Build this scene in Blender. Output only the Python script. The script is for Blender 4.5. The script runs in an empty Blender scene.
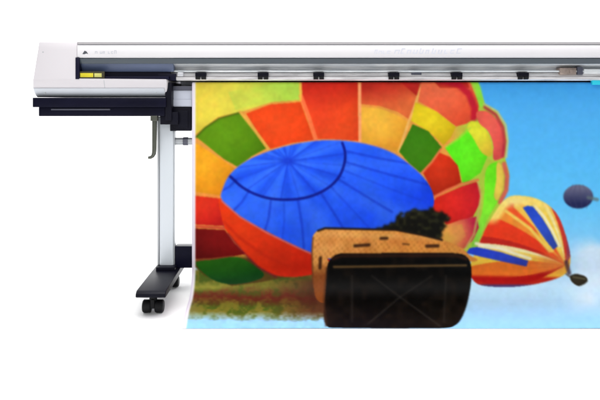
import bpy, bmesh, math, random
import numpy as np
from mathutils import Vector, Matrix

random.seed(7)
rng = np.random.RandomState(11)
scene = bpy.context.scene
COL = scene.collection

# ------------------------------------------------------------------ scale
S0 = 2.86 / 600.0        # metres per photo pixel in the plane of the hanging sheet
D = 3.2                  # camera distance to that plane
VX, VY = 290.0, 100.0    # vanishing point of the depth lines
H = 193.6 * S0           # eye height above the floor


def X(px, Y=0.0):
    return (px - VX) * S0 * (D + Y) / D


def Z(py, Y=0.0):
    return H - (py - VY) * S0 * (D + Y) / D


def lin(c):
    c = np.asarray(c, dtype=float) / 255.0
    return np.where(c <= 0.04045, c / 12.92, ((c + 0.055) / 1.055) ** 2.4)


# ------------------------------------------------------------------ materials
def material(name, rgb, rough=0.4, metal=0.0, var=0.06, vscale=6.0, bump=0.0, bscale=300.0, coat=0.0, stretch=None, spec=0.5):
    m = bpy.data.materials.new(name)
    m.use_nodes = True
    nt = m.node_tree
    b = nt.nodes['Principled BSDF']
    b.inputs['Metallic'].default_value = metal
    b.inputs['Coat Weight'].default_value = coat
    b.inputs['Specular IOR Level'].default_value = spec
    tc = nt.nodes.new('ShaderNodeTexCoord')
    mp = nt.nodes.new('ShaderNodeMapping')
    nt.links.new(tc.outputs['Object'], mp.inputs['Vector'])
    if stretch:
        mp.inputs['Scale'].default_value = stretch
    n = nt.nodes.new('ShaderNodeTexNoise')
    n.inputs['Scale'].default_value = vscale
    n.inputs['Detail'].default_value = 5
    nt.links.new(mp.outputs['Vector'], n.inputs['Vector'])
    r = nt.nodes.new('ShaderNodeValToRGB')
    lo = [max(0, v * (1 - var)) for v in rgb]
    hi = [min(1, v * (1 + var)) for v in rgb]
    r.color_ramp.elements[0].position = 0.3
    r.color_ramp.elements[1].position = 0.7
    r.color_ramp.elements[0].color = (*lo, 1)
    r.color_ramp.elements[1].color = (*hi, 1)
    nt.links.new(n.outputs['Fac'], r.inputs['Fac'])
    nt.links.new(r.outputs['Color'], b.inputs['Base Color'])
    mr = nt.nodes.new('ShaderNodeMapRange')
    mr.inputs['To Min'].default_value = max(0.02, rough - 0.06)
    mr.inputs['To Max'].default_value = min(1, rough + 0.06)
    nt.links.new(n.outputs['Fac'], mr.inputs['Value'])
    nt.links.new(mr.outputs['Result'], b.inputs['Roughness'])
    if bump:
        n2 = nt.nodes.new('ShaderNodeTexNoise')
        n2.inputs['Scale'].default_value = bscale
        n2.inputs['Detail'].default_value = 3
        nt.links.new(tc.outputs['Object'], n2.inputs['Vector'])
        bp = nt.nodes.new('ShaderNodeBump')
        bp.inputs['Strength'].default_value = bump
        bp.inputs['Distance'].default_value = 0.001
        nt.links.new(n2.outputs['Fac'], bp.inputs['Height'])
        nt.links.new(bp.outputs['Normal'], b.inputs['Normal'])
    return m


M = {
    'white': material('white_plastic', (0.785, 0.765, 0.785), 0.38, var=0.012, vscale=3, bump=0.10),
    'endwhite': material('warm_white_plastic', (0.69, 0.658, 0.682), 0.4, var=0.012, vscale=3, bump=0.10),
    'offwhite': material('pale_plastic', (0.47, 0.455, 0.465), 0.4, var=0.02, vscale=3, bump=0.1),
    'silver_plastic': material('silver_plastic', (0.60, 0.63, 0.68), 0.35, var=0.03, vscale=5, bump=0.08),
    'lavender': material('pale_grey_plastic', (0.56, 0.59, 0.68), 0.4, var=0.03),
    'black': material('black_plastic', (0.006, 0.006, 0.012), 0.42, var=0.2, vscale=9, bump=0.25, spec=0.12),
    'navy': material('blue_black_plastic', (0.005, 0.005, 0.016), 0.35, var=0.2, vscale=7, bump=0.15, spec=0.12),
    'greyline': material('grey_trim', (0.085, 0.088, 0.12), 0.4, var=0.1),
    'pane': material('smoked_pane', (0.06, 0.078, 0.095), 0.16, var=0.08, vscale=4),
    'inner': material('dark_interior', (0.085, 0.115, 0.205), 0.35, var=0.35, vscale=2.2, stretch=(1, 1, 5)),
    'slot': material('deep_slot', (0.004, 0.004, 0.020), 0.4, var=0.2, spec=0.2),
    'alu': material('brushed_aluminium', (0.80, 0.84, 0.88), 0.34, 0.1, var=0.25, vscale=7, stretch=(1, 1, 12), bump=0.1),
    'alu_warm': material('dull_aluminium', (0.74, 0.725, 0.73), 0.40, 0.05, var=0.25, vscale=9, stretch=(1, 1, 10), bump=0.1),
    'chrome': material('polished_steel', (0.82, 0.88, 0.90), 0.2, 0.2, var=0.2, vscale=9, stretch=(1, 1, 1)),
    'leg': material('silver_paint', (0.70, 0.745, 0.79), 0.33, 0.15, var=0.02, vscale=4, bump=0.08),
    'legedge': material('grey_extrusion', (0.46, 0.48, 0.50), 0.4, 0.3, var=0.04),
    'lever': material('olive_grey_metal', (0.10, 0.105, 0.085), 0.34, 0.5, var=0.15),
    'rubber': material('black_rubber', (0.010, 0.010, 0.011), 0.6, var=0.2, bump=0.2, spec=0.2),
    'yellow': material('yellow_sticker', (0.68, 0.58, 0.02), 0.4, var=0.1, vscale=40),
    'yellow_pale': material('pale_yellow_sticker', (0.62, 0.60, 0.16), 0.4, var=0.15, vscale=40),
    'olive': material('olive_sticker_border', (0.035, 0.03, 0.006), 0.5, var=0.2),
    'ink': material('grey_lettering', (0.52, 0.53, 0.58), 0.5, var=0.08, vscale=60),
    'ink_pale': material('pale_lettering', (0.66, 0.67, 0.74), 0.5, var=0.06, vscale=60),
    'ink_dark': material('dark_lettering', (0.06, 0.065, 0.08), 0.5, var=0.1),
    'copper': material('copper_block', (0.40, 0.315, 0.27), 0.4, 0.3, var=0.3, vscale=30),
    'cyan': material('cyan_tab', (0.02, 0.62, 0.78), 0.4, var=0.06),
    'screw': material('bright_metal', (0.8, 0.81, 0.85), 0.3, 0.4, var=0.05),
    'backdrop': material('white_backdrop', (0.9, 0.9, 0.9), 0.9, var=0.008, vscale=2, spec=0.05),
}


# ------------------------------------------------------------------ mesh helpers
def link(name, bm, mat, parent=None, smooth=True):
    me = bpy.data.meshes.new(name)
    bmesh.ops.recalc_face_normals(bm, faces=bm.faces)
    if smooth:
        for f in bm.faces:
            f.smooth = True
        for e in bm.edges:
            e.smooth = len(e.link_faces) == 2 and e.calc_face_angle(0) < math.radians(38)
    bm.to_mesh(me)
    bm.free()
    me.materials.append(M[mat] if isinstance(mat, str) else mat)
    o = bpy.data.objects.new(name, me)
    COL.objects.link(o)
    if parent:
        o.parent = parent
    return o


def box_w(bm, x0, x1, y0, y1, z0, z1, bev=0.0, seg=2):
    t = bmesh.new()
    bmesh.ops.create_cube(t, size=1)
    for v in t.verts:
        v.co = Vector(((x0 + x1) / 2 + v.co.x * (x1 - x0), (y0 + y1) / 2 + v.co.y * (y1 - y0), (z0 + z1) / 2 + v.co.z * (z1 - z0)))
    if bev:
        bmesh.ops.bevel(t, geom=list(t.edges), offset=bev, segments=seg, profile=0.6, affect='EDGES', clamp_overlap=True)
    me = bpy.data.meshes.new('tmp')
    t.to_mesh(me)
    t.free()
    bm.from_mesh(me)
    bpy.data.meshes.remove(me)


def box_p(bm, px0, py0, px1, py1, Yf, Yb, bev=0.002, seg=2):
    """box whose front face (at depth Yf) covers these measured positions"""
    box_w(bm, X(px0, Yf), X(px1, Yf), Yf, Yb, Z(py1, Yf), Z(py0, Yf), bev, seg)


def tube(bm, pts, r, n=16, cap=True):
    pts = [Vector(p) for p in pts]
    rings = []
    for i, p in enumerate(pts):
        a = pts[max(i - 1, 0)]
        b = pts[min(i + 1, len(pts) - 1)]
        d = (b - a).normalized()
        u = d.orthogonal().normalized() if i == 0 else (u - d * u.dot(d)).normalized()
        w = d.cross(u)
        rr = r[i] if isinstance(r, (list, tuple)) else r
        rings.append([bm.verts.new(p + (u * math.cos(k * 2 * math.pi / n) + w * math.sin(k * 2 * math.pi / n)) * rr) for k in range(n)])
    for a, b in zip(rings, rings[1:]):
        for k in range(n):
            bm.faces.new((a[k], a[(k + 1) % n], b[(k + 1) % n], b[k]))
    if cap:
        bm.faces.new(rings[0][::-1])
        bm.faces.new(rings[-1])


def prism_x(bm, prof, x0, x1, bev=0.0):
    """closed profile [(Y, z)] swept along X"""
    t = bmesh.new()
    a = [t.verts.new((x0, y, z)) for y, z in prof]
    b = [t.verts.new((x1, y, z)) for y, z in prof]
    n = len(prof)
    for k in range(n):
        t.faces.new((a[k], a[(k + 1) % n], b[(k + 1) % n], b[k]))
    t.faces.new(a[::-1])
    t.faces.new(b)
    bmesh.ops.recalc_face_normals(t, faces=t.faces)
    if bev:
        es = [e for e in t.edges if e.calc_face_angle(0) > math.radians(30)]
        bmesh.ops.bevel(t, geom=es, offset=bev, segments=3, profile=0.6, affect='EDGES', clamp_overlap=True)
    me = bpy.data.meshes.new('tmp')
    t.to_mesh(me)
    t.free()
    bm.from_mesh(me)
    bpy.data.meshes.remove(me)


def tag(o, label=None, cat=None, group=None, kind=None):
    if label: o['label'] = label
    if cat: o['category'] = cat
    if group: o['group'] = group
    if kind: o['kind'] = kind


# ------------------------------------------------------------------ setting: white studio sweep
bm = bmesh.new()
prof = [(-7.0, 0.0)] + [(y, 0.0) for y in np.linspace(-6, 1.6, 12)]
for a in np.linspace(0, 90, 14)[1:]:
    prof.append((1.6 + 1.2 * math.sin(math.radians(a)), 1.2 - 1.2 * math.cos(math.radians(a))))
prof.append((2.8, 4.6))
rows = [[bm.verts.new((x, y, z)) for x in np.linspace(-7, 7, 9)] for y, z in prof]
for a, b in zip(rows, rows[1:]):
    for k in range(8):
        bm.faces.new((a[k], a[k + 1], b[k + 1], b[k]))
fl = link('floor', bm, 'backdrop')
tag(fl, 'seamless white studio floor sweeping up into a white backdrop', 'floor', kind='structure')

# ------------------------------------------------------------------ the printer
MIR = 882.0                       # mirror axis sum: left end 31 <-> right end 851
prn = bpy.data.objects.new('large_format_printer', None)
prn.location = (0, 0, 0)
COL.objects.link(prn)
tag(prn, 'long white and black wide format printer on a legged stand, feeding out a printed sheet', 'printer')

FY = -0.075     # front of the covers


def end_cover(mirror):
    # rows: (py, xl, xr, front depth)
    bm = bmesh.new()
    rows = [(40.9, 39.2, 77, FY + 0.008), (41.4, 38.6, 77, FY + 0.003), (42.4, 38.2, 77, FY + 0.0005), (50, 37.2, 77, FY), (62, 35.2, 77, FY),
            (72, 33.6, 77, FY), (78.4, 32.6, 77, FY), (79.2, 32.4, 166, FY), (80.6, 32.0, 166.6, FY + 0.001), (83, 31.7, 166.8, FY + 0.005), (85.5, 31.3, 166.6, FY + 0.010), (88, 31.0, 166.4, FY + 0.016),
            (92, 30.8, 165.5, FY + 0.030), (95.2, 31.0, 164.6, FY + 0.048), (97.2, 31.6, 164, FY + 0.064)]
    rings = []
    for py, xl, xr, yf in rows:
        z = Z(py, FY)
        xl, xr = X(xl, FY), X(xr, FY)
        c = 0.010
        rings.append([bm.verts.new(p) for p in ((xl, yf + c, z), (xl + c * .3, yf + c * .3, z), (xl + c, yf, z), (xr - c * .6, yf, z), (xr - c * .15, yf + c * .15, z), (xr, yf + c * .6, z), (xr, 0.42, z), (xl, 0.42, z))])
    for a, b in zip(rings, rings[1:]):
        n = len(a)
        for k in range(n):
            bm.faces.new((a[k], a[(k + 1) % n], b[(k + 1) % n], b[k]))
    bm.faces.new(rings[0][::-1])
    bm.faces.new(rings[-1])
    o = link('end_cover', bm, 'endwhite', prn)
    if mirror:
        flip(o)
    return o


def flip(o):
    c = X(MIR / 2)
    for v in o.data.vertices:
        v.co.x = 2 * c - v.co.x
    o.data.flip_normals()


for mirror in (False, True):
    ec = end_cover(mirror)
    # seam under the white cover and its lower silver lip
    bm = bmesh.new()
    pr = [(FY + 0.0115, Z(88.2, FY)), (FY + 0.0145, Z(89.4, FY)), (FY + 0.026, Z(92, FY)), (FY + 0.044, Z(95.2, FY)), (FY + 0.059, Z(97.0, FY)), (0.05, Z(97.0, FY)), (0.05, Z(88.2, FY))]
    prism_x(bm, pr, X(32.2, FY), X(163.6, FY), 0.002)
    o = link('lower_lip', bm, 'silver_plastic', prn)
    if mirror: flip(o)
    bm = bmesh.new()
    zz = [(80.2, 0.0002), (83, 0.0044), (85.5, 0.0094), (88.0, 0.0152)]
    for (p0, d0), (p1, d1) in zip(zz, zz[1:]):
        q = [bm.verts.new((X(px, FY), FY + dd, Z(pp, FY))) for px, pp, dd in ((103.6, p0, d0), (104.2, p0, d0), (104.2, p1, d1), (103.6, p1, d1))]
        q2 = [bm.verts.new(v.co + Vector((0, .004, 0))) for v in q]
        bm.faces.new(q); bm.faces.new(q2[::-1])
        for i in range(4):
            bm.faces.new((q[i], q2[i], q2[(i + 1) % 4], q[(i + 1) % 4]))
    o = link('panel_seam', bm, 'legedge', prn, smooth=False)
    if mirror: flip(o)
    for sx, sy in ((43, 52), (43, 92.5), (155, 92.5)):
        bm = bmesh.new()
        yy = FY - 0.0008 if sy < 80 else FY + 0.026
        tube(bm, [(X(sx, FY), yy, Z(sy, FY)), (X(sx, FY), yy + 0.012, Z(sy, FY))], 0.0032, 12)
        o = link('screw', bm, 'legedge', prn)
        if mirror: flip(o)
    # black tray below
    bm = bmesh.new()
    box_p(bm, 32.5, 97.6, 166, 107.2, FY + 0.02, 0.36, 0.003)
    box_p(bm, 38.5, 106.8, 165, 116.2, FY + 0.035, 0.34, 0.004)
    o = link('base_tray', bm, 'navy', prn)
    if mirror: flip(o)
    bm = bmesh.new()
    box_p(bm, 51, 108.8, 110, 110.2, FY + 0.030, FY + 0.05, 0.001)
    o = link('trim_strip', bm, 'greyline', prn)
    if mirror: flip(o)
    # black end plate and bracket beside the sheet
    bm = bmesh.new()
    box_p(bm, 165.2, 82.5, 171.5, 120.5, FY + 0.030, 0.30, 0.002)
    box_p(bm, 160, 112, 178, 124.5, FY + 0.045, 0.28, 0.003)
    box_p(bm, 170, 107.5, 191.3, 131, 0.006, 0.28, 0.003)
    box_p(bm, 174, 110.5, 188, 128, 0.000, 0.02, 0.002)
    o = link('end_bracket', bm, 'black', prn)
    if mirror: flip(o)
    bm = bmesh.new()
    box_p(bm, 171.3, 86.0, 192.6, 90, 0.004, 0.20, 0.0015)
    o = link('platen_rim', bm, 'greyline', prn)
    if mirror: flip(o)
    bm = bmesh.new()
    box_p(bm, 171.8, 90.2, 193, 106.8, 0.010, 0.22, 0.004)
    box_p(bm, 172.5, 99.5, 192, 106, 0.006, 0.02, 0.002)
    o = link('platen_end', bm, 'lavender', prn)
    if mirror: flip(o)

    # leg with foot
    bm = bmesh.new()
    box_p(bm, 159.6, 124.6 if 0 else 116.5, 173.2, 272.5, 0.012, 0.075, 0.007, 4)
    leg = link('leg', bm, 'leg', prn)
    if mirror: flip(leg)
    bm = bmesh.new()
    box_p(bm, 157.2, 116.5, 159.4, 272, 0.020, 0.066, 0.002)
    box_p(bm, 173.4, 124.6, 174.6, 272, 0.020, 0.066, 0.001)
    o = link('edge_rail', bm, 'legedge', leg)
    if mirror: flip(o)
    # foot bar: lies along the depth, just clear of the floor
    zt, zb = Z(269.5), Z(269.5) - 0.030
    bm = bmesh.new()
    t = [(-0.365, zb + 0.004), (-0.362, zt - 0.012), (-0.345, zt - 0.002), (-0.10, zt), (0.16, zt), (0.16, zb), (-0.355, zb)]
    prism_x(bm, t, X(153), X(179.5), 0.004)
    box_w(bm, X(157), X(176), -0.03, 0.09, zt - 0.002, zt + 0.018, 0.004)
    foot = link('foot', bm, 'black', leg)
    if mirror: flip(foot)
    for cy in (-0.285, 0.115):
        bm = bmesh.new()
        xc = X(165.5)
        for sx in (-1, 1):
            tube(bm, [(xc + sx * 0.008, cy, 0.0285), (xc + sx * 0.012, cy, 0.0285), (xc + sx * 0.041, cy, 0.0285), (xc + sx * 0.045, cy, 0.0285)], [0.022, 0.0275, 0.0275, 0.023], 24)
        box_w(bm, xc - 0.009, xc + 0.009, cy - 0.022, cy + 0.020, 0.022, 0.062, 0.004)
        tube(bm, [(xc, cy, 0.055), (xc, cy, zb + 0.002)], 0.017, 16)
        box_w(bm, xc - 0.034, xc + 0.034, cy - 0.032, cy + 0.032, zb - 0.007, zb + 0.001, 0.002)
        o = link('caster', bm, 'rubber', leg)
        if mirror: flip(o)

# long covers between the two end covers
xa, xb = X(77.2, FY), X(MIR - 77.2, FY)
bm = bmesh.new()
zc = lambda p: Z(p, FY)
pr = [(FY + 0.004, zc(57.6)), (FY, zc(56.4)), (FY, zc(46.2)), (FY + 0.003, zc(45.2)), (0.40, zc(45.2)), (0.40, zc(57.6))]
prism_x(bm, pr, xa, xb)
link('front_cover', bm, 'white', prn)
bm = bmesh.new()
pr = [(FY + 0.006, zc(44.2)), (FY + 0.004, zc(41.8)), (FY + 0.007, zc(41.2)), (FY + 0.05, zc(40.8)), (0.40, zc(40.8)), (0.40, zc(44.2))]
prism_x(bm, pr, xa + 0.002, xb - 0.002)
link('top_lid', bm, 'offwhite', prn)
bm = bmesh.new()
box_p(bm, 77.4, 44.0, MIR - 77.4, 45.4, FY + 0.012, 0.38, 0)
link('seam_strip', bm, 'legedge', prn)

# smoked pane strip, full length
bm = bmesh.new()
pr = [(FY + 0.010, zc(57.8)), (FY + 0.004, zc(58.6)), (FY + 0.012, zc(63.4)), (FY + 0.020, zc(63.6)), (FY + 0.022, zc(57.8))]
prism_x(bm, pr, X(76.6, FY), X(MIR - 76.6, FY), 0.0006)
pane = link('window', bm, 'pane', prn)
# dark interior at both ends
for mirror in (False, True):
    bm = bmesh.new()
    pr = [(FY + 0.0225, zc(62.0)), (FY + 0.045, zc(71.2)), (FY + 0.09, zc(71.2)), (FY + 0.09, zc(62.0))]
    prism_x(bm, pr, X(79.0, FY), X(172, FY))
    o = link('inner_panel', bm, 'inner', prn)
    if mirror: flip(o)
    bm = bmesh.new()
    box_p(bm, 77.0, 70.8, 170.5, 79.0, FY + 0.055, FY + 0.16, 0)
    box_p(bm, 75.4, 57.4, 79.2, 79.1, FY - 0.002, FY + 0.05, 0.001)
    box_p(bm, 77.5, 76.3, 168.5, 79.1, FY + 0.012, FY + 0.06, 0.001)
    box_p(bm, 158, 73.5, 176, 80.5, FY + 0.050, FY + 0.15, 0.001)
    o = link('slot', bm, 'slot', prn)
    if mirror: flip(o)

# control sticker in the left slot
bm = bmesh.new()
box_p(bm, 77.8, 71.3, 104.5, 78.2, FY + 0.006, FY + 0.012, 0.0008)
st = link('warning_sticker', bm, 'olive', prn)
bm = bmesh.new()
box_p(bm, 80.2, 73.0, 93.2, 77.1, FY + 0.0045, FY + 0.008, 0.0004)
link('yellow_field', bm, 'yellow', st)
bm = bmesh.new()
box_p(bm, 94.3, 73.2, 101.6, 77.0, FY + 0.0045, FY + 0.008, 0.0004)
link('pale_field', bm, 'yellow_pale', st)

# aluminium guide rail with its rod, from one end to the other
RY = 0.015
zr = lambda p: Z(p, RY)
bm = bmesh.new()
pr = [(FY + 0.022, zr(63.6)), (RY - 0.004, zr(66.6)), (RY - 0.002, zr(67.2)), (RY + 0.008, zr(67.8)), (RY + 0.010, zr(69.4)), (RY + 0.004, zr(70.2)), (RY + 0.03, zr(72.6)), (0.2, zr(72.6)), (0.2, zr(63.6))]
prism_x(bm, pr, X(170, RY), X(MIR - 170, RY))
rail = link('guide_rail', bm, 'alu', prn)
bm = bmesh.new()
tube(bm, [(X(172, RY), -0.012, Z(71.2, -0.012)), (X(MIR - 172, RY), -0.012, Z(71.2, -0.012))], 0.0048, 16)
link('guide_rod', bm, 'chrome', rail)
bm = bmesh.new()
pr = [(-0.004, zr(73.0)), (-0.014, zr(76.2)), (-0.010, zr(76.6)), (-0.020, zr(77.2)), (-0.021, zr(79.6)), (-0.014, zr(80.7)), (0.2, zr(80.7)), (0.2, zr(73.0))]
prism_x(bm, pr, X(170, RY), X(MIR - 170, RY))
link('clamp_plate', bm, 'alu_warm', prn)
# wiper marks / rail carriages: small things seen along the rail
bm = bmesh.new()
box_p(bm, 177.5, 72.2, 183.2, 76.2, -0.026, 0.02, 0.0015)
link('end_stop', bm, 'screw', prn)
bm = bmesh.new()
box_p(bm, 560, 67.8, 576.5, 74.4, -0.024, 0.05, 0.003)
box_p(bm, 570.0, 69.4, 575, 73.4, -0.028, 0.0, 0.001)
car = link('carriage_block', bm, 'copper', prn)
bm = bmesh.new()
box_p(bm, 577.4, 66.8, 583, 74.6, -0.022, 0.05, 0.002)
link('carriage_clip', bm, 'greyline', car)
bm = bmesh.new()
box_p(bm, 584, 69.0, 612, 73.6, -0.020, 0.05, 0.002)
link('carriage_plate', bm, 'chrome', car)
bm = bmesh.new()
box_p(bm, 592.3, 79.6, 640, 84.8, -0.016, 0.004, 0.002)
link('edge_guard', bm, 'cyan', prn)
bm = bmesh.new()
box_p(bm, 411.5, 72.4, 421.5, 74.6, -0.014, 0.03, 0.0008)
link('latch', bm, 'greyline', prn)

# pinch rollers standing on the sheet
RX = [201.5, 263.3, 318.5, 393.0, 455.5, 521.3, 612, 680]
proto = None
for i, px in enumerate(RX):
    if proto is None:
        bm = bmesh.new()
        x = 0.0
        h = 5.4 * S0
        box_w(bm, -h, h, -0.034, 0.012, Z(76.6), Z(72.6), 0.004)
        box_w(bm, -h * .55, h * .55, -0.012, 0.02, Z(74), Z(71.6), 0.003)
        proto = link('pinch_roller', bm, 'black', prn)
        bm = bmesh.new()
        for s in (-1, 1):
            tube(bm, [(s * h * .12, -0.022, Z(77.4)), (s * h * .95, -0.022, Z(77.4))], 0.0105, 18)
        wh = link('wheel', bm, 'rubber', proto)
        proto.location = (X(px), 0, 0)
    else:
        c = proto.copy(); COL.objects.link(c); c.parent = prn; c.location = (X(px), 0, 0)
        w = wh.copy(); COL.objects.link(w); w.parent = c

# body and platen behind the sheet
bm = bmesh.new()
pr = [(0.012, Z(84.5)), (0.010, Z(131)), (0.30, Z(131)), (0.30, Z(84.5))]
prism_x(bm, pr, X(193.2), X(MIR - 193.2), 0.003)
link('body', bm, 'black', prn)
bm = bmesh.new()
box_w(bm, X(172), X(MIR - 172), 0.24, 0.40, Z(131), Z(57.9, FY) - 0.01, 0.003)
link('rear_housing', bm, 'silver_plastic', prn)
bm = bmesh.new()
pr = [(0.20, Z(83.9)), (0.02, Z(83.7)), (0.006, Z(84.0)), (0.004, Z(84.4)), (0.20, Z(84.45))]
prism_x(bm, pr, X(193.4), X(MIR - 193.4))
link('platen', bm, 'alu_warm', prn)
# media tube and low cross beam between the legs
bm = bmesh.new()
tube(bm, [(X(174.8, .04), 0.05, Z(141.4, .04)), (X(MIR - 174.8, .04), 0.05, Z(141.4, .04))], 0.0175, 28)
link('media_tube', bm, 'legedge', prn)
bm = bmesh.new()
tube(bm, [(X(183, .04), 0.05, Z(141.4, .04)), (X(188, .04), 0.05, Z(141.4, .04))], 0.0205, 28)
link('tube_collar', bm, 'greyline', prn)
bm = bmesh.new()
box_p(bm, 174.9, 246.2, MIR - 174.9, 268.2, 0.022, 0.085, 0.005)
link('cross_beam', bm, 'navy', prn)

# loading lever hanging under the tray
bm = bmesh.new()
LY = FY + 0.05
pts = [(X(154.6, LY), LY, Z(115, LY)), (X(154.6, LY), LY, Z(130, LY)), (X(154.4, LY), LY, Z(148, LY)), (X(154.0, LY), LY, Z(153.5, LY)),
       (X(152.6, LY), LY, Z(156.2, LY)), (X(150.6, LY), LY, Z(157.4, LY)), (X(148.2, LY), LY, Z(157.8, LY))]
tube(bm, pts, [0.0125, 0.0120, 0.0115, 0.0105, 0.0085, 0.0075, 0.0065], 16)
box_w(bm, X(151, LY), X(158, LY), LY - 0.016, LY + 0.02, Z(121, LY), Z(115.6, LY), 0.003)
link('lever', bm, 'lever', prn)


# lettering (too small in the photo to read): raised strokes
def strokes(name, px0, px1, pyt, pyb, mat, pitch, weight, slant=0.0):
    bm = bmesh.new()
    x = px0
    r = random.Random(int(px0))
    while x < px1 - pitch * 0.6:
        w = pitch * r.uniform(.55, .8)
        kind = r.randint(0, 3)
        top = pyt if r.random() < .35 else pyt + (pyb - pyt) * .28
        bars = [(x, top, x + weight, pyb)]
        if kind in (0, 1):
            bars.append((x + w - weight, top if kind else pyt + (pyb - pyt) * .3, x + w, pyb))
        if kind in (1, 2):
            bars.append((x + weight, top, x + w, top + weight * .9))
        if kind in (0, 2, 3):
            bars.append((x + weight, pyb - weight * .9, x + w - (weight if kind == 0 else 0), pyb))
        for a, b_, c, d in bars:
            box_p(bm, a, b_, c, d, FY - 0.0006 - 0.00004 * (len(bm.verts) // 8 % 5), FY + 0.0005, 0)
        x += pitch if r.random() > .12 else pitch * 1.6
    zm = Z(pyb, FY)
    for v in bm.verts:
        v.co.x += (v.co.z - zm) * slant
    return link(name, bm, mat, prn, smooth=False)


strokes('lettering', 95, 120, 50.3, 53.6, 'ink', 3.1, 0.55)
strokes('lettering', 374, 392, 49.6, 53.6, 'ink_pale', 4.2, 0.8, 0.3)
strokes('lettering', 394, 462, 48.2, 53.6, 'ink_pale', 6.2, 1.1, 0.3)
bm = bmesh.new()
t = [(82.4, 54.0), (84.6, 50.6), (86.6, 51.4), (88.2, 54.0), (86.4, 53.4), (84.4, 54.2)]
f = [bm.verts.new((X(a, FY), FY - 0.0006, Z(b, FY))) for a, b in t]
k = [bm.verts.new((v.co.x, FY + 0.0005, v.co.z)) for v in f]
for i in range(len(t)):
    bm.faces.new((f[i], f[(i + 1) % len(t)], k[(i + 1) % len(t)], k[i]))
bm.faces.new(f); bm.faces.new(k[::-1])
link('emblem', bm, 'ink_dark', prn, smooth=False)

# ------------------------------------------------------------------ the printed sheet
# profile of the sheet: out over the platen, straight down, round onto the floor
zt = Z(82.5)
path = [(0.10, zt + 0.0015), (0.02, zt + 0.0015)]
R1 = 0.010
for a in np.linspace(0, 90, 10):
    path.append((0.010 - (R1 + 0.004) * math.sin(math.radians(a)), zt + 0.0015 - R1 + R1 * math.cos(math.radians(a))))
xo = path[-1][0]
R2, ZF = 0.125, 0.0035
path.append((xo, R2 + ZF))
for a in np.linspace(0, 90, 26)[1:]:
    path.append((xo - R2 + R2 * math.cos(math.radians(a)), ZF + R2 - R2 * math.sin(math.radians(a))))
FEND = -D * (1 - 193.6 / 229.0)
path += [(-0.22, ZF), (-0.36, ZF), (-0.44, ZF - 0.0008), (FEND, ZF - 0.0018)]
path = np.array(path)
seg = np.r_[0, np.cumsum(np.hypot(*np.diff(path, axis=0).T))]
NV = 640
sv = np.linspace(0, seg[-1], NV)
pY = np.interp(sv, seg, path[:, 0])
pZ = np.interp(sv, seg, path[:, 1])
NU = 1060
pxs = np.linspace(192.2, MIR - 192.2, NU)
gx = (pxs - VX) * S0
drift = np.clip((-pY - 0.05) / 0.44, 0, 1) ** 1.4 * 0.030
GX = gx[None, :] + drift[:, None] * np.ones((1, NU))
# gentle waviness of a hanging sheet
hang = np.clip((zt - pZ) / 0.7, 0, 1)
wav = (np.sin(gx * 3.1 + 0.6) * 0.004 + np.sin(gx * 7.7 + 2.0) * 0.0014)[None, :] * (hang * np.clip((pZ - 0.02) / 0.16, 0, 1) ** 2)[:, None]
lift = (0.0006 * (1 + np.sin(gx * 5.0 + 1.0)))[None, :] * np.clip((-pY - 0.35) / 0.14, 0, 1)[:, None]
GY = pY[:, None] + wav - 0.004 * 0
GZ = pZ[:, None] + lift

# printed-picture coordinates of every vertex (picture laid along the sheet)
ratio = D / (D + pY)
AX = VX + GX / S0 * ratio[:, None]
AY = (VY + (H - pZ) / S0 * ratio)[:, None] * np.ones((1, NU))

ART = np.zeros((NV, NU, 3))


def c3(c): return np.array(c, dtype=float)


def smooth_poly(p, n=6):
    p = np.array(p, float)
    N = len(p)
    out = []
    for i in range(N):
        p0, p1, p2, p3 = p[i - 1], p[i], p[(i + 1) % N], p[(i + 2) % N]
        for t in np.linspace(0, 1, n, endpoint=False):
            out.append(0.5 * ((2 * p1) + (-p0 + p2) * t + (2 * p0 - 5 * p1 + 4 * p2 - p3) * t * t + (-p0 + 3 * p1 - 3 * p2 + p3) * t ** 3))
    return np.array(out)


def inside(poly):
    poly = np.array(poly, float)
    x0, y0 = poly.min(0) - 1
    x1, y1 = poly.max(0) + 1
    m = np.zeros(AX.shape, bool)
    rows = np.where((AY[:, 0] >= y0) & (AY[:, 0] <= y1))[0]
    if len(rows) == 0:
        return m
    r0, r1 = rows[0], rows[-1] + 1
    ax, ay = AX[r0:r1], AY[r0:r1]
    mm = np.zeros(ax.shape, bool)
    for (xa_, ya_), (xb_, yb_) in zip(poly, np.roll(poly, -1, 0)):
        if ya_ == yb_:
            continue
        c = ((ya_ > ay) != (yb_ > ay)) & (ax < (xb_ - xa_) * (ay - ya_) / (yb_ - ya_) + xa_)
        mm ^= c
    m[r0:r1] = mm
    return m


def dist_line(pts):
    pts = np.array(pts, float)
    d = np.full(AX.shape, 1e9)
    for a, b in zip(pts, pts[1:]):
        v = b - a
        t = np.clip(((AX - a[0]) * v[0] + (AY - a[1]) * v[1]) / max(v @ v, 1e-9), 0, 1)
        d = np.minimum(d, np.hypot(AX - a[0] - t * v[0], AY - a[1] - t * v[1]))
    return d


def paint(mask, col, a=1.0):
    if not isinstance(a, np.ndarray):
        a = np.full(AX.shape, float(a))
    w = (mask * a)[..., None]
    ART[:] = ART * (1 - w) + c3(col) * w


def line(pts, col, w, a=1.0, soft=0.8):
    d = dist_line(pts)
    paint(np.ones(AX.shape), col, a * np.clip((w / 2 + soft / 2 - d) / soft, 0, 1))


def grad(mask, c0, c1, p0, p1, a=1.0):
    p0, p1 = np.array(p0, float), np.array(p1, float)
    v = p1 - p0
    t = np.clip(((AX - p0[0]) * v[0] + (AY - p0[1]) * v[1]) / (v @ v), 0, 1)[..., None]
    w = (mask * a)[..., None]
    ART[:] = ART * (1 - w) + (c3(c0) * (1 - t) + c3(c1) * t) * w


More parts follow.
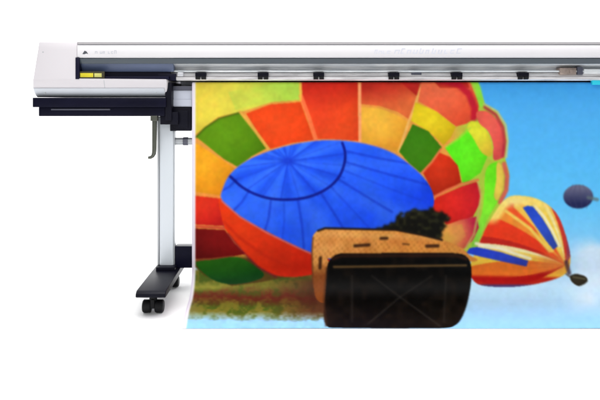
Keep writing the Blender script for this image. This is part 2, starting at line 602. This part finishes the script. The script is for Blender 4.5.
def vnoise(scale, seed):
    r = np.random.RandomState(seed)
    g = r.rand(140, 260)
    x = np.clip((AX - 160) / scale, 0, 257.9)
    y = np.clip((AY - 70) / scale, 0, 137.9)
    xi, yi = x.astype(int), y.astype(int)
    fx, fy = x - xi, y - yi
    fx = fx * fx * (3 - 2 * fx); fy = fy * fy * (3 - 2 * fy)
    return (g[yi, xi] * (1 - fx) + g[yi, xi + 1] * fx) * (1 - fy) + (g[yi + 1, xi] * (1 - fx) + g[yi + 1, xi + 1] * fx) * fy


def blur(a, n):
    k = np.array([1, 4, 6, 4, 1.0]); k /= k.sum()
    for _ in range(n):
        p = np.pad(a, ((2, 2), (0, 0), (0, 0)), 'edge')
        a = sum(k[i] * p[i:i + a.shape[0]] for i in range(5))
        p = np.pad(a, ((0, 0), (2, 2), (0, 0)), 'edge')
        a = sum(k[i] * p[:, i:i + a.shape[1]] for i in range(5))
    return a


ALL = np.ones(AX.shape)
# sky
ys = [80, 110, 160, 200, 235, 262, 285, 310, 332]
cs = np.array([(62, 158, 228), (78, 172, 236), (86, 184, 242), (96, 194, 244), (128, 206, 246), (176, 220, 244), (190, 224, 244), (160, 205, 236), (134, 190, 228)], float)
for k in range(3):
    ART[..., k] = np.interp(AY, ys, cs[:, k])
# clouds low on the right
cl = np.clip((vnoise(26, 3) * .6 + vnoise(11, 4) * .4) - 0.40 + np.clip((AY - 236) / 50, -1, 1) * .35, 0, 1) * np.clip((AX - 560) / 30, 0, 1) * np.clip((AY - 232) / 20, 0, 1) * np.clip((318 - AY) / 40, 0, 1)
paint(ALL, (226, 238, 247), np.clip(cl * 2.4, 0, .9))
c = np.clip(1 - np.hypot((AX - 600) / 30, (AY - 268) / 26), 0, 1)
paint(ALL, (222, 235, 246), np.clip(c * 2.2, 0, .9))
# ground at the lower left
g = np.clip((328 - (AX - 330) * 0 - AY) / 5, 0, 1)
gmask = (AX < 335) * np.clip((AY - 268) / 3, 0, 1)
gn = vnoise(9, 8) * .5 + vnoise(4.5, 9) * .2 + vnoise(2.0, 10) * .3
fade = np.clip((321 - AY + (gn - .5) * 5) / 9, 0, 1)
paint(gmask, (120, 112, 38), fade)
paint(gmask, (74, 92, 26), fade * np.clip((gn - .42) * 5, 0, 1))
paint(gmask, (104, 30, 28), fade * np.clip(1 - np.abs(AY - 297 - (gn - .5) * 12) / 9, 0, 1) * .85)
paint(gmask, (150, 144, 52), fade * np.clip(1 - np.abs(AY - 286 - (gn - .5) * 6) / 6, 0, 1) * np.clip((245 - AX) / 30, 0, 1))
paint((AX > 262) * (AX < 335), (78, 36, 26), fade * np.clip((AX - 268) / 45, 0, 1) * np.clip((AY - 272) / 10, 0, 1) * .8)

# big balloon silhouette
BIG = [(190, 70), (474, 70), (480, 88), (485, 104), (496, 111), (504, 124), (507, 140), (505, 158), (509, 172), (508, 190), (501, 204), (493, 222), (486, 236), (474, 252), (440, 262), (330, 268), (262, 282), (232, 286), (205, 276), (190, 262)]
big = inside(BIG)
paint(big, (226, 150, 62)); paint(big, (172, 196, 60), np.clip((AX - 448) / 20, 0, 1))                       # seam colour shows between the panels
def grow(pts, g=0.9):
    q = np.array(pts, float)
    c = q.mean(0)
    d = q - c
    return q + d / np.maximum(np.hypot(*d.T), 1)[:, None] * (g if c[0] > 400 and c[1] < 262 and c[0] < 482 else 0)


P = lambda pts, col, col2=None, p0=None, p1=None, sm=0: P0(grow(pts), col, col2, p0, p1, sm)
_P0 = lambda pts, col, col2=None, p0=None, p1=None, sm=0: (grad(inside(smooth_poly(pts) if sm else pts), col, col2, p0, p1) if col2 is not None else paint(inside(smooth_poly(pts) if sm else pts), col))
paint(big, (84, 62, 20), np.clip((AY - 255) / 4, 0, 1) * (AX < 285))


def P0(pts, col, col2=None, p0=None, p1=None, sm=0):
    _P0(pts, col, col2, p0, p1, sm)
    q = np.array(pts, float)
    c = q.mean(0)
    ex = np.maximum(q.std(0) * 1.5, 4)
    m = inside(smooth_poly(q) if sm else q)
    r = np.hypot((AX - c[0] + ex[0] * .15) / ex[0], (AY - c[1] + ex[1] * .15) / ex[1])
    hi = tuple(np.minimum(np.array(col, float) * 1.10 + 14, 255))
    paint(m, hi, .42 * np.clip(1 - r, 0, 1))
    paint(m, tuple(np.array(col, float) * .55), .30 * np.clip(r - .75, 0, 1))


# upper left yellow and lime
P([(190, 70), (299, 70), (299.5, 100), (272, 102), (244, 111), (218, 117), (196, 134), (190, 137)], (224, 200, 66), (176, 214, 72), (215, 110), (285, 90))
paint(inside([(228, 92), (272, 84), (299, 84), (299, 99), (262, 102), (236, 110)]), (170, 214, 78), 0.45 * vnoise(14, 21))
P([(196.5, 137), (205, 128), (219, 119), (240, 113), (255, 130), (267, 148), (252, 156), (238, 167), (224, 159)], (92, 142, 14), (78, 128, 8), (200, 120), (250, 165))
line([(196, 137), (205, 128), (219, 118.6), (240, 112.6)], (62, 96, 8), 2.0, .8)
line([(240, 112), (255, 131), (268, 149)], (232, 168, 70), 2.6, .95)
P([(246, 113.5), (270, 104.5), (300.5, 102), (314, 140), (292, 143), (270.5, 149), (258, 132)], (228, 66, 20), (238, 70, 22), (270, 105), (290, 145))
P([(301.5, 70), (357.5, 70), (358.5, 141), (330, 139), (316.5, 139), (309, 120), (302.5, 100)], (196, 34, 22), (234, 74, 28), (320, 84), (322, 112))
line([(301, 96), (309, 118), (316, 140)], (246, 116, 66), 4.2, .95)
line([(300, 70), (300.6, 100)], (236, 188, 66), 2, .9)
P([(361.5, 70), (420, 70), (418, 96), (408.5, 119), (398, 112), (380, 106), (361, 104)], (176, 36, 24), (228, 110, 56), (384, 84), (388, 104))
paint(inside([(398, 80), (423, 80), (418, 97)]), (176, 26, 26), .8)
P([(361, 107), (380, 108.5), (397, 115), (407.5, 121.5), (403, 138), (397.5, 152), (380, 146), (361, 142)], (236, 176, 58), (232, 156, 44), (372, 110), (395, 140))
line([(359.6, 84), (360, 143)], (244, 158, 104), 3.0, .95)
line([(422, 84), (414, 108), (408, 124), (399, 151)], (236, 180, 96), 2.6, .9)
P([(413, 125), (428, 132), (441, 147.5), (431, 160), (420.5, 172), (410, 163), (400, 151.5)], (52, 116, 12), (58, 122, 10), (410, 130), (430, 165))
P([(416, 103), (436, 112), (455, 127), (450, 137), (443.5, 144.5), (430, 131), (412, 121)], (226, 198, 30), (206, 172, 22), (420, 108), (446, 138))
P([(424, 70), (462, 70), (470, 84), (478, 104), (477, 116), (466, 123), (456, 125.5), (438, 111), (419, 101), (421, 90)], (226, 98, 62), (224, 78, 46), (430, 90), (460, 118))
paint(inside([(424, 70), (462, 70), (470, 88), (440, 88)]), (178, 32, 26), np.clip((94 - AY) / 10, 0, .9))
line([(440, 80), (458, 84), (469, 94), (474.5, 108), (474, 118)], (186, 18, 46), 6.5, .85, 3)
line([(469, 70), (478, 88), (481.5, 104)], (138, 220, 60), 5.5, .95, 2)
P([(446, 148), (458, 139), (471, 126), (482, 138), (487.5, 154), (480, 172), (463.5, 184), (459.5, 167)], (86, 222, 24), (96, 222, 26), (450, 150), (480, 160))
P([(472, 122), (482, 126), (490, 140), (491, 155), (482, 152), (474, 138), (468, 129)], (206, 208, 44), (222, 190, 52), (474, 128), (488, 150), sm=1)
P([(476, 113), (486, 111), (497, 120), (503, 134), (503.5, 155), (497, 160), (493, 158), (493, 144), (488, 131), (480, 124)], (232, 92, 74), (216, 76, 72), (480, 115), (500, 150), sm=1)
line([(485, 107), (496, 115), (503, 128), (505, 142), (503, 156)], (176, 40, 60), 3.4, .85, 2)
line([(484, 104), (497, 111.5), (505.5, 125), (507.5, 141), (506, 157)], (196, 196, 110), 2.2, .9, 1.6)
P([(486, 170), (497, 162), (503, 172), (502, 192), (494, 208), (486, 222), (479, 240), (471, 252), (474, 236), (481, 216), (484, 198)], (104, 224, 26), (150, 214, 70), (490, 180), (478, 245), sm=1)
P([(497, 163), (503, 168), (503.5, 186), (498, 200), (494, 196), (496, 180)], (222, 190, 70), sm=1)
line([(504, 164), (507, 176), (506, 190), (500, 202)], (206, 84, 76), 4.5, .9, 2)
P([(439.5, 153.5), (450, 158), (457, 166), (460.5, 182), (447, 189), (434.5, 196), (430, 184), (424, 173), (432, 163)], (206, 46, 16), (176, 36, 12), (434, 160), (452, 192))
P([(462, 187), (476, 182.5), (480, 190), (479, 203), (472.5, 216), (460, 220), (447, 224), (440, 216), (431, 207), (437, 198)], (214, 34, 22), (200, 26, 40), (440, 200), (478, 196))
line([(434, 197), (447, 190), (462, 184), (478, 180)], (232, 110, 70), 2.4, .9)
line([(422, 173), (432, 162), (441, 149)], (226, 112, 66), 2.4, .85)
P([(446, 226), (460, 221), (476, 217), (478, 228), (472, 240), (464, 248), (452, 246), (440, 240)], (226, 150, 66), (196, 30, 66), (448, 236), (474, 230))
paint(inside([(446, 228), (462, 224), (466, 236), (456, 246), (444, 240)]), (214, 176, 66), .45 * vnoise(7, 5))
line([(478, 182), (481, 196), (478, 214), (474, 234), (466, 248)], (196, 170, 90), 2.2, .8)
line([(446, 147), (458, 139), (470, 128)], (170, 205, 60), 2.2, .7)
# left column of panels
P([(190, 143), (197, 143.5), (224, 161), (236.5, 170), (226, 184), (222, 195.5), (190, 191)], (236, 158, 28), (228, 140, 22), (200, 150), (225, 190))
P([(190, 195), (221, 198.5), (221.5, 210), (224, 226), (190, 224)], (216, 44, 20), (198, 26, 24), (200, 198), (212, 224))
line([(221.5, 196), (222, 212), (225, 226)], (128, 50, 96), 2.6, .8)
line([(190, 193), (221, 197)], (240, 140, 60), 2.4, .9)
line([(190, 226), (225, 228)], (206, 62, 46), 2.2, .9)
P([(190, 228), (225, 230), (234, 243), (246, 254), (228, 257), (190, 259)], (132, 8, 8), (92, 6, 6), (230, 232), (205, 256))
line([(190, 260), (212, 259), (232, 256.5)], (150, 70, 36), 2.2, .85)
P([(196, 263), (214, 259.5), (236, 257), (250, 263), (264, 275), (250, 282), (228, 284), (210, 278)], (34, 96, 12), (6, 62, 16), (225, 259), (228, 280), sm=1)
# blue crown
BLUE = smooth_poly([(222, 200), (223, 188), (231, 173), (248, 160), (272, 150), (300, 143), (330, 140), (362, 143), (391, 152), (413, 167), (428, 183), (434, 199), (430, 214), (410, 240), (380, 262), (340, 262), (315, 254), (298, 247), (268, 232), (240, 216)])
# red band under it
Q = smooth_poly([(220, 198), (240, 214), (270, 231), (300, 246), (330, 258), (330, 268), (305, 276), (278, 276), (258, 266), (240, 248), (226, 230), (221, 214)])
grad(inside(Q), (236, 58, 14), (206, 34, 10), (250, 225), (290, 276))
line([(228, 234), (241, 250), (258, 267), (276, 277)], (120, 20, 40), 2.2, .6, 1.6)
line([(224, 222), (240, 238), (262, 254), (286, 266), (308, 272)], (200, 34, 12), 3, .5, 2)
blue = inside(BLUE)
grad(blue, (44, 104, 252), (26, 78, 240), (270, 150), (330, 250))
paint(blue, (16, 56, 214), np.clip((AX - 398) / 36, 0, 1) * np.clip((AY - 150) / 40, 0, 1) * .75)
paint(blue, (78, 140, 255), .4 * np.clip(vnoise(16, 31) - .35, 0, 1))
AP = np.array([288.0, 161.0])
ang = np.arctan2((AY - AP[1]) * 1.35, AX - AP[0])
rad = np.hypot(AX - AP[0], (AY - AP[1]) * 1.35)
ridge = np.cos(ang * 11 + 0.6 + 0.02 * rad)
inner = inside(smooth_poly([(228, 176), (240, 186), (256, 194.5), (273, 199), (294, 199.5), (312, 196), (328, 188), (339, 177), (344.5, 163), (345, 151), (340, 141), (300, 138), (250, 150), (230, 165)]))
paint(blue & inner, (18, 62, 218), np.clip(ridge, 0, 1) * .45 * np.clip(rad / 14, 0, 1))
paint(blue, (12, 40, 190), np.clip(1 - rad / 9, 0, 1) * .7)
paint(blue, (96, 150, 255), np.clip(-ridge, 0, 1) * .16)
SAVE_ART = ART.copy()
for a, b in [((271, 200), (264, 234)), ((298, 200), (304, 250)), ((321, 193), (350, 240)), ((338, 179), (392, 212)), ((345, 162), (434, 186)), ((345, 151), (412, 164)), ((249, 191), (232, 212)), ((331, 187), (380, 240)), ((284, 200), (282, 242)), ((236, 180), (221, 191)), ((343, 170), (420, 200))]:
    w_ = 2.2 if b[0] not in (282, 420, 380) else 1.6
    line([a, ((a[0] + b[0]) / 2 + 1.2, (a[1] + b[1]) / 2 + 1), b], (18, 50, 192), w_, .62 if w_ > 2 else .4, 1.8)
for k in range(20):
    th = k * 2 * math.pi / 20 + .12
    e = (AP[0] + 62 * math.cos(th), AP[1] + 40 * math.sin(th))
    line([(AP[0] + 3 * math.cos(th), AP[1] + 2 * math.sin(th)), e], (20, 52, 196), 1.5, .5 if k % 2 else .3, 1.6)
    if True:
        pass
ART[:] = np.where((blue & (inner | (np.hypot(AX - 300, (AY - 165) * 1.2) > 30)))[..., None], ART, SAVE_ART)
arc = [(224, 171), (232, 178), (242, 187), (256, 194.5), (273, 199), (294, 199.5), (312, 196), (328, 188), (339, 177), (344.5, 163), (345, 152), (342, 142)]
sp = smooth_poly(arc + arc[::-1])[:len(arc) * 6 - 6]
ART_b = ART.copy()
line(sp, (10, 22, 132), 2.6, .93)
ART[:] = np.where(blue[..., None], ART, ART_b)
line(BLUE[:60], (170, 130, 150), 1.4, .5)
line([(222, 201), (240, 217), (268, 233.5), (298, 248), (314, 255)], (208, 110, 120), 2.0, .8)

# small balloon
SB = smooth_poly([(470, 268), (478, 246), (490, 220), (505, 199), (520, 195.5), (540, 200), (556, 213), (565, 234), (570, 256), (567, 272), (552, 280), (524, 286), (496, 287), (476, 283)])
sb = inside(SB)
grad(sb, (244, 208, 78), (240, 176, 56), (500, 200), (540, 275))
paint(sb, (252, 236, 170), .6 * np.clip(1 - np.hypot((AX - 512) / 16, (AY - 203) / 9), 0, 1))
APX = np.array([565.0, 265.0])


def meridian(r, n=10, bulge=0.10):
    r = np.array(r, float)
    v = APX - r
    nrm = np.array([v[1], -v[0]])
    side = 1 if r[1] < 268 - (r[0] - 470) * .02 else -1
    t = np.linspace(0, 1, n)[:, None]
    return r + v * t + nrm * side * bulge * (t * (1 - t)) * 2 * np.clip(1.2 - 0 * t, 0, 2)


RIM = [((500, 289), None), ((468, 277), (172, 14, 14)), ((464, 268), (238, 112, 34)), ((464, 259), (246, 196, 62)), ((470, 249.5), (246, 200, 80)), ((476, 243), (248, 226, 160)),
       ((481, 236), (196, 36, 26)), ((491, 216), (240, 58, 26)), ((498, 206), (244, 140, 48)), ((506, 198), (242, 84, 38)), ((512, 194), (248, 176, 60)), ((520, 192), (250, 214, 92)),
       ((527, 192), (250, 206, 76)), ((535, 194), (250, 206, 76)), ((543, 199), (250, 226, 150)), ((549, 204), (244, 186, 78)), ((561, 216), (206, 54, 42)), ((573, 246), (150, 58, 76))]
for (ra, _), (rb, colr) in zip(RIM, RIM[1:]):
    poly = np.vstack([meridian(ra), meridian(rb)[::-1]])
    paint(inside(poly) & sb, colr)
for ra_, rb_, w_, cc in (((506, 211), (549, 251), 3.0, (250, 212, 92)), ((516, 206), (551, 250), 5.0, (250, 206, 80))):
    line([ra_, ((ra_[0] + rb_[0]) / 2 + 2, (ra_[1] + rb_[1]) / 2 - 3), rb_], cc, w_, .9, 1.6)
P([(522.5, 207.5), (527, 205.5), (532.5, 206), (542, 218), (550, 231), (557.5, 246), (553, 249.5), (546, 241), (536, 227)], (34, 70, 190), (56, 78, 172), (526, 208), (555, 248))
line([(534, 205), (544, 217), (552, 231), (559, 246)], (250, 238, 200), 2.6, .9, 1.4)
P([(466, 253), (470, 248), (477, 247), (500, 251.8), (528, 260.5), (526.5, 266.5), (500, 261), (480, 256.5)], (34, 60, 186), (56, 66, 168), (480, 250), (526, 266))
line([(476, 243.5), (500, 248.5), (530, 258.5)], (250, 238, 200), 3.0, .9, 1.4)
# pale cap along the top of the envelope
capd = dist_line(SB[12:66])
paint(sb, (248, 214, 104), np.clip((10 - capd) / 5, 0, 1) * np.clip((226 - AY) / 8, 0, 1) * np.clip((552 - AX) / 10, 0, 1))
paint(sb, (252, 232, 160), .6 * np.clip(1 - np.hypot((AX - 514) / 18, (AY - 202) / 8), 0, 1))
paint(sb, (238, 132, 58), np.clip(1.2 - np.hypot((AX - 553) / 20, (AY - 263) / 11), 0, 1) * .75)
for a in np.linspace(0, 1, 7):
    line([(566 - 4 * a, 262 + 6 * a), (540 - 26 * a, 246 + 34 * a)], (214, 84, 40), 1.1, .35, 1.2)
paint(sb, (176, 14, 12), np.clip((AY - 275 + (AX - 520) * -.02) / 3, 0, 1) * .9)
paint(sb, (46, 60, 120), np.clip((AY - 283.5) / 2, 0, 1) * .8)
line([(566, 262), (569, 273)], (70, 40, 50), 4, .8, 2)
line([(566, 274), (574, 280)], (90, 70, 60), 1.6, .8)
P([(570, 276), (577, 274), (586, 277), (587, 282), (579, 286), (572, 282)], (46, 38, 26), sm=1)
line([(573, 277), (585, 279)], (110, 100, 70), 1.4, .8)

# far balloon
d = np.hypot((AX - 578) / 15.6, (AY - 196.5) / 12.4)
m = np.clip((1 - d) * 12, 0, 1)
t = np.clip((AY - 188) / 16, 0, 1)[..., None]
w = m[..., None]
ART[:] = ART * (1 - w) + ((c3((104, 104, 128)) * (1 - t) + c3((34, 38, 80)) * t)) * w
for k in (-9, -4, 2, 8):
    line([(578 + k * .6, 185), (578 + k * 1.3, 196), (580 + k * .8, 208)], (70, 68, 98), 1.2, .35 * 1.0, 1.4)
line([(588, 197.5), (597, 199.5)], (96, 112, 112), 3.4, .75, 1.6)

# basket
fw = (vnoise(3.0, 41) - .5) * 7 + (vnoise(7, 42) - .5) * 5
SAVE = (AX, AY)
AX, AY = AX + fw, AY + (vnoise(3.4, 43) - .5) * 7
fm = inside(smooth_poly([(374, 234), (384, 227), (393, 224), (400, 215), (413, 211), (426, 208), (438, 212), (447, 219), (445, 229), (440, 240), (424, 239), (396, 233)]))
AX, AY = SAVE
fm = blur(fm[..., None].astype(float), 4)[..., 0]
paint(fm, (16, 15, 9))
paint(fm, (62, 62, 30), .8 * np.clip(vnoise(3.6, 44) * 1.6 - .75, 0, 1))
TAN = [(312, 250), (312.5, 238), (316, 232), (323, 229.3), (340, 229.2), (370, 229.6), (396, 230.5), (420, 235), (442, 240), (458, 246), (468, 254), (468, 262), (340, 258), (330, 266), (327, 300), (316, 298), (312, 270)]
TANM = inside(smooth_poly(TAN, 8))
grad(TANM, (244, 168, 86), (234, 150, 66), (340, 232), (400, 255))
wv = np.sin(AX * 1.15 + (AY - AX * .03) * .2) * np.sign(np.sin((AY - AX * .04) * 1.05)) * .8 + (vnoise(2.4, 77) - .5) * 1.2
paint(TANM, (186, 104, 40), np.clip(wv, 0, 1) * .45)
paint(TANM, (196, 108, 44), np.clip(vnoise(9, 78) - .5, 0, 1) * .9)
paint(TANM, (244, 186, 104), np.clip(1 - np.abs(AY - 236 - (AX - 380) * .03) / 5, 0, 1) * .35)
paint(TANM, (120, 56, 20), np.clip((AY - 262) / 14, 0, 1) * .85)
line([(318, 231), (325, 228.4), (396, 230), (422, 235), (442, 240)], (30, 20, 12), 2.2, .9)
line([(313, 238), (312, 252), (313, 284)], (110, 56, 26), 1.8, .7)
for a, b, wd in (((355, 246), (369, 245), 3.2), ((381, 238.6), (387, 238.4), 3), ((427, 246.3), (438, 246), 3.4), ((320.5, 258), (320, 268), 3.2), ((403, 244), (409, 244.6), 1.2)):
    line([a, b], (58, 30, 14), wd, .9, 1.4)
BK = [(334, 328), (328, 327), (324.5, 322), (324, 310), (326, 286), (327, 268), (331, 259), (340, 253.8), (360, 253.4), (400, 253.2), (440, 253.2), (458, 253.6), (467, 257), (471, 266), (471, 282), (467, 304), (461, 319), (454, 326), (444, 328), (420, 328.3), (380, 328.4)]
BKM = inside(smooth_poly(BK, 8))
paint(BKM, (6, 5, 4))
paint(BKM, (40, 27, 17), .8 * np.clip(vnoise(6, 51) - .45, 0, 1))
line([(333, 259), (342, 256), (456, 255.6), (466, 259)], (52, 26, 14), 3.4, .8, 1.6)
line([(334, 267), (466, 265.4)], (112, 84, 48), 2.4, .9, 1.2)
for pl in ([(372, 276), (400, 297), (440, 326)], [(432, 276), (400, 297), (368, 324)], [(446, 276), (444, 322)], [(352, 276), (352, 322)]):
    line(pl, (40, 36, 32), 2.0, .6, 1.4)
line([(327, 268), (324, 300), (326, 326)], (70, 40, 22), 2.4, .6, 1.6)

# blank margin on the left of the print, and its thin lilac border
marg = np.clip((196.0 - (pxs[None, :] * np.ones((NV, 1)))) / 0.7, 0, 1)
paint(ALL, (240, 234, 242), marg)
paint(ALL, (205, 190, 214), marg * np.clip(1 - np.abs(pxs[None, :] - 192.8) / .8, 0, 1))
mr = np.clip((pxs[None, :] * np.ones((NV, 1)) - (MIR - 196)) / .7, 0, 1)
paint(ALL, (240, 234, 242), mr)


# ink mottling, then a touch of print softness
mot = ((vnoise(2.6, 61) - .5) * .06 + (vnoise(7, 62) - .5) * .03)[..., None]
mot = mot + ((vnoise(15, 90) - .5) * .07)[..., None] * big[..., None]
mot = mot + (np.stack([vnoise(5, 63 + k) for k in range(3)], -1) - .5) * .035
keep = (1 - np.clip(marg + mr, 0, 1))[..., None]
mot = mot * (0.45 + 0.55 * np.clip(big + sb + (AX < 335) * 1.0, 0, 1))[..., None]
ART = np.clip(ART * (1 + mot * keep) + (vnoise(4, 70)[..., None] - .5) * 4 * keep, 0, 255)
ART = blur(ART, 2)
PRINT_GAIN = 0.94
LIN = np.clip(lin(ART) * PRINT_GAIN, 0, 1)

verts = np.stack([GX, GY, GZ], -1).reshape(-1, 3)
idx = np.arange(NV * NU).reshape(NV, NU)
quads = np.stack([idx[:-1, :-1], idx[1:, :-1], idx[1:, 1:], idx[:-1, 1:]], -1).reshape(-1, 4)
me = bpy.data.meshes.new('printed_sheet')
me.vertices.add(len(verts))
me.vertices.foreach_set('co', verts.ravel().astype(np.float32))
me.loops.add(quads.size)
me.loops.foreach_set('vertex_index', quads.ravel().astype(np.int32))
me.polygons.add(len(quads))
me.polygons.foreach_set('loop_start', (np.arange(len(quads)) * 4).astype(np.int32))
me.polygons.foreach_set('use_smooth', np.ones(len(quads), bool))
me.update(calc_edges=True)
ca = me.color_attributes.new('ink', 'FLOAT_COLOR', 'POINT')
rgba = np.ones((NV * NU, 4), np.float32)
rgba[:, :3] = LIN.reshape(-1, 3)
ca.data.foreach_set('color', rgba.ravel())
me.validate()
mat = bpy.data.materials.new('printed_vinyl')
mat.use_nodes = True
nt = mat.node_tree
b = nt.nodes['Principled BSDF']
at = nt.nodes.new('ShaderNodeVertexColor'); at.layer_name = 'ink'
geo = nt.nodes.new('ShaderNodeNewGeometry')
mx = nt.nodes.new('ShaderNodeMix'); mx.data_type = 'RGBA'
nt.links.new(geo.outputs['Backfacing'], mx.inputs['Factor'])
nt.links.new(at.outputs['Color'], mx.inputs['A'])
mx.inputs['B'].default_value = (.8, .8, .8, 1)
nt.links.new(mx.outputs['Result'], b.inputs['Base Color'])
b.inputs['Roughness'].default_value = 0.5
b.inputs['Specular IOR Level'].default_value = 0.06
n2 = nt.nodes.new('ShaderNodeTexNoise'); n2.inputs['Scale'].default_value = 420
bp = nt.nodes.new('ShaderNodeBump'); bp.inputs['Strength'].default_value = .06; bp.inputs['Distance'].default_value = .001
nt.links.new(n2.outputs['Fac'], bp.inputs['Height'])
nt.links.new(bp.outputs['Normal'], b.inputs['Normal'])
me.materials.append(mat)
sheet = bpy.data.objects.new('printed_sheet', me)
COL.objects.link(sheet)
tag(sheet, 'wide printed sheet of colourful hot air balloons hanging from the printer to the floor', 'print')

# ------------------------------------------------------------------ light
world = bpy.data.worlds.new('World')
scene.world = world
world.use_nodes = True
bg = world.node_tree.nodes['Background']
bg.inputs['Color'].default_value = (0.97, 0.98, 1.0, 1)
bg.inputs['Strength'].default_value = 0.36


def area(name, loc, target, sx, sy, power, col=(1, 1, 1)):
    l = bpy.data.lights.new(name, 'AREA')
    l.shape = 'RECTANGLE'
    l.size, l.size_y = sx, sy
    l.energy = power
    l.color = col
    o = bpy.data.objects.new(name, l)
    COL.objects.link(o)
    o.location = loc
    o.rotation_euler = (Vector(target) - Vector(loc)).to_track_quat('-Z', 'Y').to_euler()
    return o


area('key_softbox', (-1.2, -4.2, 3.2), (0.2, 0, 0.5), 3.0, 2.0, 42, (1, 0.985, 0.97))
area('overhead_softbox', (0.2, -0.9, 3.6), (0.2, -0.5, 0), 5.0, 2.6, 150)
area('backdrop_lamp', (-1.8, 0.9, 3.4), (-1.0, 2.8, 1.0), 3.0, 0.8, 170)
area('backdrop_lamp', (2.2, 0.9, 3.4), (1.4, 2.8, 1.0), 3.0, 0.8, 170)

# ------------------------------------------------------------------ camera
cam = bpy.data.cameras.new('camera')
cam.sensor_width = 36
cam.lens = 36 * D / 2.86
cam.shift_x = (300 - VX) / 600
cam.shift_y = -(200 - VY) / 600
cam.clip_end = 100
co = bpy.data.objects.new('camera', cam)
COL.objects.link(co)
co.location = (0, -D, H)
co.rotation_euler = (math.radians(90), 0, 0)
scene.camera = co

scene.view_settings.view_transform = 'Standard'
scene.view_settings.look = 'None'
scene.view_settings.exposure = 0
scene.view_settings.gamma = 1
